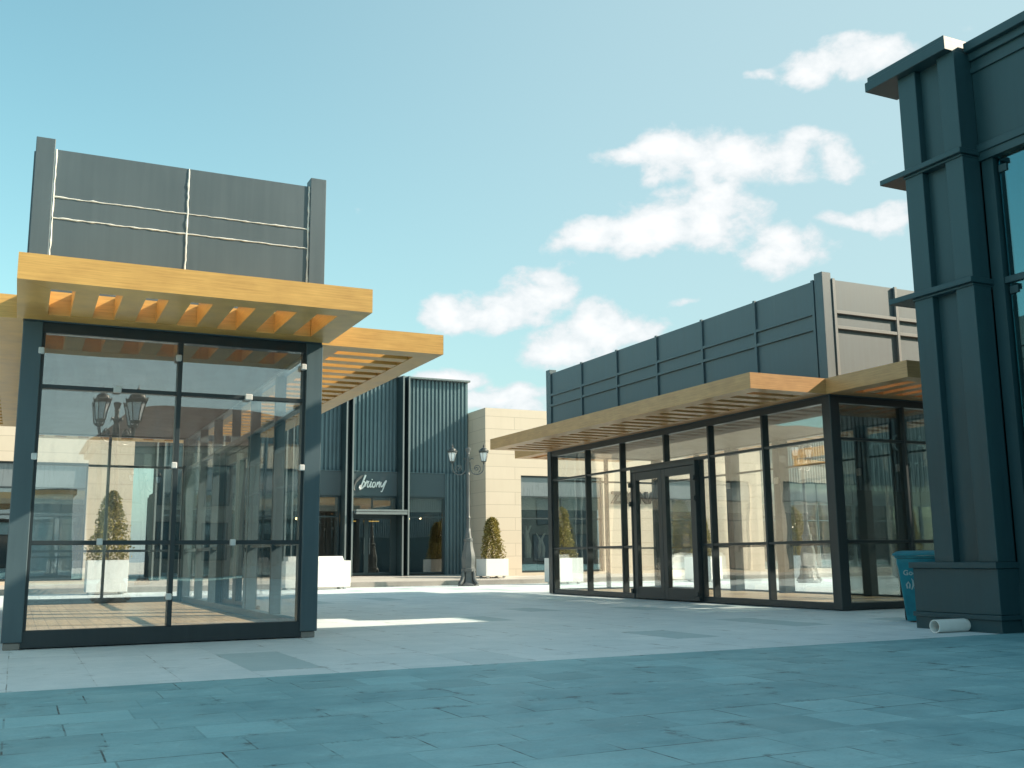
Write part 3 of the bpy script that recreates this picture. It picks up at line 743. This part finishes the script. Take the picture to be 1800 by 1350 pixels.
# script lettering: brush strokes laid out in the plane of the sign panel
def script(dark):
    S = [([(-.62, -.22), (-.66, -.13), (-.60, .02), (-.50, .13), (-.38, .22), (-.30, .26)], .045),
         ([(-.44, -.20), (-.38, -.06), (-.30, .12), (-.24, .26), (-.27, .17), (-.36, .02)], .034),
         ([(-.36, .04), (-.29, .06), (-.25, .0), (-.31, -.10), (-.40, -.16), (-.46, -.13), (-.42, -.05)], .03),
         ([(-.26, -.10), (-.21, .02), (-.17, .09), (-.19, .04), (-.13, .06), (-.10, .08)], .028),
         ([(-.13, .04), (-.17, -.06), (-.15, -.11), (-.09, -.06), (-.03, .06), (-.07, -.06), (-.05, -.11), (.0, -.07)], .028),
         ([(.10, .05), (.04, .03), (.01, -.06), (.05, -.11), (.11, -.06), (.12, .03), (.08, .05)], .026),
         ([(.15, -.11), (.20, .06), (.19, -.02), (.27, .06), (.28, .0), (.25, -.09), (.30, -.09)], .028),
         ([(.34, .06), (.32, -.04), (.36, -.09), (.44, .02), (.52, .10), (.47, .0), (.40, -.16), (.36, -.24), (.32, -.22)], .026),
         ([(-.01, .115), (.015, .14)], .026)]
    b = B()
    for pts, w in (S[:1] if dark else S[1:]):
        P = [Vector((x, 0, z)) for x, z in pts]; out = []
        for i in range(len(P) - 1):
            p0, p1, p2, p3 = P[max(i - 1, 0)], P[i], P[i + 1], P[min(i + 2, len(P) - 1)]
            for k in range(6):
                t = k / 6
                out.append(.5 * ((2 * p1) + (p2 - p0) * t + (2 * p0 - 5 * p1 + 4 * p2 - p3) * t * t + (3 * p1 - p0 - 3 * p2 + p3) * t ** 3))
        out.append(P[-1])
        rad = [w * (.55 + .45 * math.sin(math.pi * i / (len(out) - 1))) for i in range(len(out))]
        b.tube(out, rad, 6)
    return b
for dk in (True, False):
    b = script(dk); b.xf(Matrix.Translation((gx(11.56), -.02, 3.30)) @ Matrix.Diagonal((1.05, .8, 1.18, 1)))
    b.build('lettering_swash' if dk else 'shop_name_lettering', 'lamp' if dk else 'letter_metal', GS, True)  # swash coloured dark to imitate a dark reflection in its metal

# -- stone shops
def stone_shop(x0, x1, label, wins, top=6.42, y=BY):
    root = empty('shop_building', ((x0 + x1) / 2, y, .25), label, 'building', 'beige stone shops behind the plaza')
    cx = (x0 + x1) / 2; b = B()
    ws = sorted(wins); zs0, zs1 = .08, 3.68
    edges = [x0]
    for a, e in ws: edges += [a, e]
    edges.append(x1)
    for i in range(0, len(edges), 2): b.box(edges[i] - cx, edges[i + 1] - cx, 0, .4, -.25, zs1)
    for a, e in ws: b.box(a - cx, e - cx, 0, .4, -.25, zs0)
    b.box(x0 - cx, x1 - cx, 0, .4, zs1, top - .25)
    b.box(x0 - cx, x0 - cx + .4, .4, 9, -.25, top - .25); b.box(x1 - cx - .4, x1 - cx, .4, 9, -.25, top - .25)
    b.box(x0 - cx + .4, x1 - cx - .4, .4, 9, top - .9, top - .6)
    bmesh.ops.remove_doubles(b.bm, verts=b.bm.verts[:], dist=.0005)
    b.build('wall', 'beige', root)
    for a, e in ws:
        a, e = a - cx, e - cx; n = max(1, round((e - a) / 1.9))
        shop_window(root, a + .002, e - .002, .12, zs0 + .002, zs1 - .002, .70, [a + (e - a) * k / n for k in range(1, n)], 2.08)
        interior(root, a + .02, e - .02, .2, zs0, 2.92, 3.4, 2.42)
    return root, cx
SA, ca = stone_shop(-11.5, 3.19, 'beige stone shop with a wide grey window, far left behind the seamed pavilion', [(-9.6, -5.2), (-3.6, 1.86)])
SC, cc = stone_shop(15.45, 28.2, 'beige stone shop with the capital letter sign, behind the pavilion with the double door', [(16.9, 20.45), (23.25, 25.1)])
lettering('shop_name_lettering', 'ZEGNA', .62, 'letter_dark', SC, frame_matrix((21.85 - cc, -.06, 2.70), (1, 0, 0), (0, 0, 1)), .05, 1.02, .028)
for k, (x, h) in enumerate(((17.7, 1.25), (18.3, .95), (18.9, 1.1))):
    pl = B(); pl.box(x - cc - .28, x - cc + .28, .9, 1.4, .09, .62, .01); o = pl.build('display_plinth', 'shop_floor', SC)
    q = B(); rng = random.Random(k)
    for j in range(3):
        a = rng.uniform(-.12, .12); q.tube([(x - cc + a, 1.15, .6), (x - cc + a * 1.6, 1.12 + a, .6 + h * .4), (x - cc + a * .4, 1.18, .6 + h * .75), (x - cc + a * 2.2, 1.15, .6 + h)], [.06, .075, .05, .015], 7)
    q.build('display_sculpture', 'cream_band', o, True)
# -- second ribbed shop beyond
GD = empty('shop_building', (36, FY, FZ), 'green ribbed metal shop seen through the pavilion glass, beyond the capital letter sign', 'building')
b = B(); b.box(-7.8, 12, .16, .4, 3.4, 7.2); b.box(-7.8, -7.7, .4, 9, -.3, 7.2); b.box(-7.8, 12, .4, 9, 6.8, 7.1); b.build('wall', 'green', GD)
ribs(GD, -7.8, 12, 3.76, 7.25, .155)
for k in range(9):
    a = -7.7 + k * 2.15
    B().box(a, a + 2.1, .04, .158, 2.86, 3.74, .004).build('sign_panel', 'sign_gloss', GD)
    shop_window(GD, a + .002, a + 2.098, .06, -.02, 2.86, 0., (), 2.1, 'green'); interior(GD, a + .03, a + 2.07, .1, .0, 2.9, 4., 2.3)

# ------------------------------------------------------------------ street lamps
def arm_curve(b, s):
    pts = []
    for k in range(17):                          # big U from the pole out to the lantern stem
        a = math.pi * (1 - k / 16)
        pts.append((s * (.295 + .215 * math.cos(a)), 0, 3.80 - .20 * math.sin(a)))
    pts = [(s * .06, 0, 4.02), (s * .075, 0, 3.92)] + pts + [(s * .52, 0, 3.90), (s * .52, 0, 3.98)]
    b.tube(pts, .021, 7)
    b.tube([(s * .055, 0, 4.06), (s * .10, 0, 4.13), (s * .16, 0, 4.13), (s * .17, 0, 4.09)], [.016, .018, .014, .008], 6)
    sp = []
    for k in range(22):                          # inner scroll
        a = -1.2 + k * .42; r = .14 * (1 - k / 26)
        sp.append((s * (.29 + r * math.cos(a) * .95), 0, 3.80 + r * math.sin(a)))
    b.tube(sp, [.017 - .0004 * k for k in range(22)], 6)
    b.tube([(s * .23, 0, 3.79), (s * .28, 0, 3.84), (s * .34, 0, 3.78), (s * .29, 0, 3.74)], .02, 6)
def make_lantern(root, s, rz=0., k_=1.):
    c, sn = math.cos(rz), math.sin(rz); ax, ay = s * .52 * c, s * .52 * sn
    b = B(); b.lathe([(.012, 3.92), (.03, 3.96), (.022, 3.99), (.075, 4.01), (.085, 4.035), (.07, 4.04)], 12, (ax, ay, 0))
    b.lathe([(.155, 4.315), (.165, 4.33), (.165, 4.37), (.13, 4.39), (.12, 4.43), (.075, 4.47), (.03, 4.49), (.022, 4.52), (.035, 4.545), (.012, 4.57), (.003, 4.63)], 12, (ax, ay, 0))
    for k in range(6):
        a = math.pi * 2 * k / 6 + .26
        b.tube([(ax + .084 * math.cos(a), ay + .084 * math.sin(a), 4.03), (ax + .146 * math.cos(a), ay + .146 * math.sin(a), 4.32)], .008, 5)
        b.lathe([(.004, 4.36), (.014, 4.375), (.01, 4.395), (.002, 4.415)], 6, (ax + .16 * math.cos(a), ay + .16 * math.sin(a), 0))
    S = Matrix.Translation((ax, ay, 3.95)) @ Matrix.Scale(k_, 4) @ Matrix.Translation((-ax, -ay, -3.95))
    l = b.xf(S).build('lantern', 'lamp_dark', root, True)
    B().lathe([(.076, 4.041), (.138, 4.314)], 6, (ax, ay, 0), rot=.26).xf(S).build('lantern_glass', 'milk', l)
def street_lamp(label, loc, rz, four=False):
    root = empty('street_lamp', loc, label, 'street lamp', 'cast iron street lamps', rz)
    b = B()
    b.lathe([(.36, 0), (.36, .04), (.32, .07), (.27, .10), (.235, .16), (.21, .30), (.205, .44), (.255, .46), (.255, .54), (.225, .56), (.215, .62),
             (.225, .70), (.24, .85), (.225, 1.0), (.185, 1.15), (.155, 1.32), (.145, 1.42), (.165, 1.44), (.165, 1.50), (.12, 1.53), (.095, 1.66), (.085, 1.82), (.07, 1.84)], 8, rot=R(22.5))
    for k in range(4):                           # scrolled feet
        a = math.pi / 2 * k + R(45); c, s = math.cos(a), math.sin(a)
        b.tube([(c * r, s * r, z) for r, z in ((.22, .47), (.255, .40), (.25, .28), (.29, .17), (.36, .10), (.40, .06))], [.04, .05, .055, .06, .06, .045], 8)
    b.build('base', 'lamp', root, True)
    b = B()
    b.lathe([(.070, 1.83), (.064, 1.90), (.060, 2.15), (.076, 2.16), (.078, 2.20), (.064, 2.22), (.054, 2.25), (.050, 3.55), (.066, 3.60), (.054, 3.63), (.050, 4.08),
             (.058, 4.10), (.062, 4.15), (.046, 4.18), (.048, 4.26), (.064, 4.28), (.05, 4.31), (.066, 4.36), (.092, 4.43), (.095, 4.45), (.075, 4.475), (.02, 4.49)], 14)
    b.build('pole', 'lamp', root, True)
    for s, q in ((1, 0), (-1, 0)) + (((1, 1), (-1, 1)) if four else ()):
        b = B(); arm_curve(b, s)
        if q: b.xf(Matrix.Rotation(R(90), 4, 'Z'))
        b.build('arm', 'lamp', root, True); make_lantern(root, s, R(90) * q, 1.3 if four else 1.)
    return root
L1 = street_lamp('grey twin lantern street lamp standing by the corner between ribbed shop and beige shop', (13.25, 31.0, 0), R(-20))
L2 = copy_tree(L1); L2.location = (23.0, 26.0, 0); L2.rotation_euler.z = R(25)
tag(L2, 'grey twin lantern street lamp behind the pavilion with the double door, seen through its glass')
L3 = copy_tree(L1); L3.location = (4.5, -18.5, 0); L3.rotation_euler.z = R(10)
tag(L3, 'grey twin lantern street lamp that shows faintly as a reflection low in the seamed pavilion')
L4 = street_lamp('four lantern street lamp that shows as a dark reflection high in the seamed pavilion', (1.95, -.6, 0), R(47), True)

# ------------------------------------------------------------------ potted trees and planters
def foliage(h, r0_, r1_, n, seed, tilt=0.):
    """cone of small folded leaves, denser near the skin, with gaps and clumps"""
    rng = random.Random(seed); bm = bmesh.new()
    for i in range(n):
        t = rng.random() ** .85
        ang = rng.uniform(0, 2 * math.pi)
        lump = 1 + .13 * math.sin(3 * ang + 7 * t + seed) + .13 * math.sin(11 * t + 5 * ang * 1.0 + seed * 2) + .09 * rng.gauss(0, 1)
        prof = (r0_ * (1 - t) + r1_ * t) * (1 - max(0, (t - .86) / .14) ** 2 * .75) * (1 - max(0, (.07 - t) / .07) * .3)
        rr = prof * lump * (rng.random() ** .28) * (1.16 if rng.random() < .07 else 1)
        c = Vector((rr * math.cos(ang) + tilt * t, rr * math.sin(ang), t * h))
        L = rng.uniform(.05, .105); w = L * rng.uniform(.38, .55)
        out_ = Vector((math.cos(ang), math.sin(ang), rng.uniform(-.3, 1.1))).normalized()
        d = (out_ + Vector((rng.gauss(0, .55), rng.gauss(0, .55), rng.gauss(0, .55)))).normalized()
        s = d.cross(Vector((rng.gauss(0, 1), rng.gauss(0, 1), rng.gauss(0, 1)))).normalized(); nn_ = d.cross(s)
        p = [c - d * L * .5, c + s * w * .5 + nn_ * L * .10, c + d * L * .55, c - s * w * .5 + nn_ * L * .10]
        v = [bm.verts.new(q) for q in p]
        bm.faces.new((v[0], v[1], v[2])); bm.faces.new((v[0], v[2], v[3]))
    me = bpy.data.meshes.new('foliage'); bm.to_mesh(me); bm.free(); me.materials.append(M['leaf'])
    return me
FOL = [foliage(1.55, .42, .19, 4200, 1), foliage(1.98, .56, .17, 5600, 5, .08), foliage(1.75, .45, .15, 4200, 9, -.05)]
def potted_tree(label, loc, w, hbox, fol, scale=1., rz=0., feet=True):
    root = empty('potted_tree', loc, label, 'potted tree', 'clipped trees in white planters', rz)
    h = w / 2; b = B(); z0 = .07 if feet else .02; t = .03
    b.box(-h, h, -h, -h + t, z0, hbox, .006); b.box(-h, h, h - t, h, z0, hbox, .006)
    b.box(-h, -h + t, -h + t + .001, h - t - .001, z0, hbox, .006); b.box(h - t, h, -h + t + .001, h - t - .001, z0, hbox, .006)
    b.box(-h + t, h - t, -h + t, h - t, z0 + .02, z0 + .05)
    pb = b.build('planter', 'white_box', root)
    for sx in (-1, 1):
        for sy in (-1, 1):
            B().box(sx * (h - .12) - .04, sx * (h - .12) + .04, sy * (h - .12) - .04, sy * (h - .12) + .04, 0, z0 + .019).build('foot', 'white_box', pb)
    B().box(-h + t + .002, h - t - .002, -h + t + .002, h - t - .002, hbox - .12, hbox - .05).build('soil', 'soil', root)
    B().tube([(0, 0, hbox - .1), (.01, .01, hbox + .4), (0, 0, hbox + 1.0 * scale)], [.05, .035, .015], 8).build('trunk', 'bark', root, True)
    f = bpy.data.objects.new('foliage', FOL[fol]); COL.objects.link(f); f.parent = root; f.location = (0, 0, hbox - .06); f.scale = (scale,) * 3
    return root
potted_tree('bushy clipped tree in a white planter, seen through the left pane of the seamed pavilion', (2.28, 30.9, 0), 1.05, .93, 1, 1.0)
potted_tree('small clipped cone tree in a white planter on the kerb beside the cast iron lamp', (15.22, 33.45, .19), .86, .66, 0, .98)
potted_tree('narrow clipped tree in a white planter, seen through the pane left of the door', (16.6, 30.7, 0), .96, .86, 2, 1.0)
potted_tree('clipped tree in a white planter seen beside the right leaf of the double door', (21.65, 29.8, 0), .98, .86, 2, .9, R(30))
potted_tree('clipped tree in a white planter behind the last big pane before the pavilion corner column', (25.2, 29.2, 0), .98, .86, 0, 1.15, R(40))
potted_tree('clipped tree in a white planter seen through the short pavilion wall beside the blue bin', (30.2, 28.6, 0), 1.0, .86, 1, .95, R(20))
PBX = empty('long_planter', (8.18, 30.95, 0), 'long low white planter box with a raised slanted lid, right of the seamed pavilion column', 'planter')
b = B(); b.box(-.99, .99, -.42, .42, .07, .85, .008); b.build('box', 'white_box', PBX)
b = B(); b.extr([(-.9, -.36, .852), (.80, -.36, .852), (.76, -.32, .985), (-.9, -.32, .985)], (0, .6, 0)); b.build('lid', 'white_box', PBX)
for x in (-.85, .85):
    for y in (-.3, .3): B().box(x - .05, x + .05, y - .05, y + .05, 0, .069).build('foot', 'white_box', PBX)

# ------------------------------------------------------------------ wheelie bin and pipe by the pillar
BN = empty('wheelie_bin', (11.0, 10.24, 0), 'blue plastic wheelie bin with its lid shut behind the teal pillar', 'bin', None, R(-52))
b = B(); bm = b.bm                                # body tapers downwards; front faces -y in its own space
def ring(hx, y0, y1, z): return [bm.verts.new(p) for p in ((-hx, y0, z), (hx, y0, z), (hx, y1, z), (-hx, y1, z))]
rs = [ring(.20, -.22, .24, .02), ring(.205, -.225, .245, .05), ring(.262, -.295, .27, .70), ring(.275, -.315, .275, .755), ring(.275, -.315, .275, .83), ring(.295, -.335, .29, .835), ring(.295, -.335, .29, .865)]
bm.faces.new(rs[0][::-1]); bm.faces.new(rs[-1])
for a, e in zip(rs, rs[1:]):
    for k in range(4): bm.faces.new((a[k], a[(k + 1) % 4], e[(k + 1) % 4], e[k]))
bmesh.ops.bevel(bm, geom=[e for e in bm.edges if abs((e.verts[0].co - e.verts[1].co).normalized().z) > .5], offset=.03, segments=3, affect='EDGES', profile=.5)
b.build('body', 'bin', BN, True)
b = B(); bm = b.bm
rs = [ring(.31, -.37, .30, .868), ring(.31, -.37, .30, .895), ring(.27, -.30, .29, .925), ring(.20, -.2, .25, .935)]
bm.faces.new(rs[0][::-1]); bm.faces.new(rs[-1])
for a, e in zip(rs, rs[1:]):
    for k in range(4): bm.faces.new((a[k], a[(k + 1) % 4], e[(k + 1) % 4], e[k]))
b.build('lid', 'bin', BN)
b = B(); b.tube([(-.2, .30, .87), (-.2, .36, .89), (.2, .36, .89), (.2, .30, .87)], .016, 8); b.build('handle', 'bin', BN, True)
for s in (-1, 1):
    B().lathe([(.05, -.025), (.1, -.025), (.1, .025), (.05, .025)], 18, (s * .235, .24, .1), Matrix.Rotation(R(90), 3, 'Y')).build('wheel', 'rubber', BN, True)
ang = math.atan2(.07, .65)
lettering('bin_lettering', 'Goodbin', .092, 'letter_pale', BN, frame_matrix((-.03, -.291, .615), (1, 0, 0), (0, -.107, .994)), .003, 1.05, .002)
b = B()                                           # small emblem: a figure beside a leaf stroke
b.tube([(-.045, 0, .0), (-.055, 0, .05), (-.03, 0, .085), (-.012, 0, .05), (-.02, 0, .0)], .011, 6)
b.tube([(.005, 0, -.015), (.03, 0, .04), (.028, 0, .10), (.012, 0, .13)], [.006, .013, .011, .004], 6)
b.tube([(.045, 0, .0), (.05, 0, .03), (.04, 0, .06)], .009, 6)
b.xf(Matrix.Translation((-.115, -.272, .44)) @ Matrix.Rotation(R(6), 4, 'X') @ Matrix.Diagonal((1., .4, 1., 1)))
b.build('bin_emblem', 'letter_pale', BN, True)
b = B(); bm = b.bm                                # open pipe: outer and inner wall joined by end rings
PR, PI_, PLN = .074, .065, .50
seg = 28; R1, R2, R3, R4 = [[bm.verts.new((r * math.cos(2 * math.pi * k / seg), y, r * math.sin(2 * math.pi * k / seg))) for k in range(seg)] for r, y in ((PR, 0), (PR, PLN), (PI_, PLN), (PI_, 0))]
for a, e in ((R1, R2), (R2, R3), (R3, R4), (R4, R1)):
    for k in range(seg): bm.faces.new((a[k], a[(k + 1) % seg], e[(k + 1) % seg], e[k]))
b.xf(Matrix.Rotation(R(90), 4, 'Z'))
po = b.build('plastic_pipe', 'pvc', None, True, (9.99, 8.70, .0755))
tag(po, 'short white plastic drain pipe sticking out of the pillar plinth over the paving', 'pipe')

# ------------------------------------------------------------------ buildings across the plaza, behind the camera (they show in the glass)
VB = empty('villa_building', (15, -40, 0), 'brown building with a stepped hipped roof that shows reflected in the seamed pavilion', 'building')
b = B(); b.box(-11, 9, -8, 0, 0, 7.4); b.box(-11.3, 9.3, -8.3, .25, 7.4, 7.8, .05); b.build('wall', 'brickwall', VB)
b = B(); b.extr([(-11.6, .6, 7.81), (9.6, .6, 7.81), (6.5, -3.8, 10.4), (-8.5, -3.8, 10.4)], (0, -.1, -.02)); b.extr([(-11.6, -8.6, 7.81), (9.6, -8.6, 7.81), (6.5, -4.0, 10.4), (-8.5, -4.0, 10.4)], (0, .1, -.02))
b.extr([(-11.6, .5, 7.81), (-11.6, -8.5, 7.81), (-8.5, -3.9, 10.4)], (.1, 0, 0)); b.build('roof', 'roof_brown', VB)
for k in range(8):
    x = -10 + k * 2.5
    f = B(); f.box(x, x + 1.5, .01, .08, 1, 3.2); f.box(x, x + 1.5, .01, .08, 4.2, 6.6); w = f.build('window', 'frame', VB)
    B().box(x + .1, x + 1.4, .085, .09, 1.1, 3.1).build('pane', 'sign_gloss', w); B().box(x + .1, x + 1.4, .085, .09, 4.3, 6.5).build('pane', 'sign_gloss', w)
    B().box(x - .75, x - .35, .005, .22, .01, 7.39).build('pilaster', 'beige', VB)
def across(x0, x1, y, h, label, m, rm):
    root = empty('shop_building', ((x0 + x1) / 2, y, 0), label, 'building', 'shops across the plaza')
    w = (x1 - x0) / 2
    b = B(); b.box(-w, w, -9, 0, .001, h); b.build('wall', m, root)
    B().box(-w - .2, w + .2, -9.2, .3, h + .001, h + .35, .03).build('roof_coping', rm, root)
    for k in range(int(2 * w / 5)):
        a = -w + 1 + k * 5
        f = B().box(a, a + 3.6, .01, .08, .3, 3.6).build('window', 'frame', root)
        B().box(a + .1, a + 3.5, .085, .09, .4, 3.5).build('pane', 'sign_gloss', f)
        if h > 7:
            f = B().box(a + .6, a + 3.0, .01, .08, 4.8, h - 1.4).build('window', 'frame', root)
            B().box(a + .7, a + 2.9, .085, .09, 4.9, h - 1.5).build('pane', 'sign_gloss', f)
across(-60, 3.0, -44, 4.8, 'low pale shop row across the plaza, reflected left in the seamed pavilion', 'white_box', 'roof_brown')
across(26, 120, -44, 9.5, 'long brown two storey shop row across the plaza, reflected in the far shop windows', 'brickwall', 'roof_brown')
SL = empty('shop_building', (-15, 14, 0), 'sunlit brown shop row left of the plaza that shows reflected in the pavilion glass', 'building', 'shops across the plaza')
b = B(); b.box(-6, 0, -16, 18, .001, 6.4); b.build('wall', 'brickwall', SL)
for k in range(6):
    y = -15 + k * 5.5
    f = B(); f.box(.01, .06, y, y + 3.2, .3, 3.9); w = f.build('window', 'spandrel', SL)
    B().box(.065, .07, y + .1, y + 3.1, .4, 3.0).build('pane', 'sign_gloss', w)
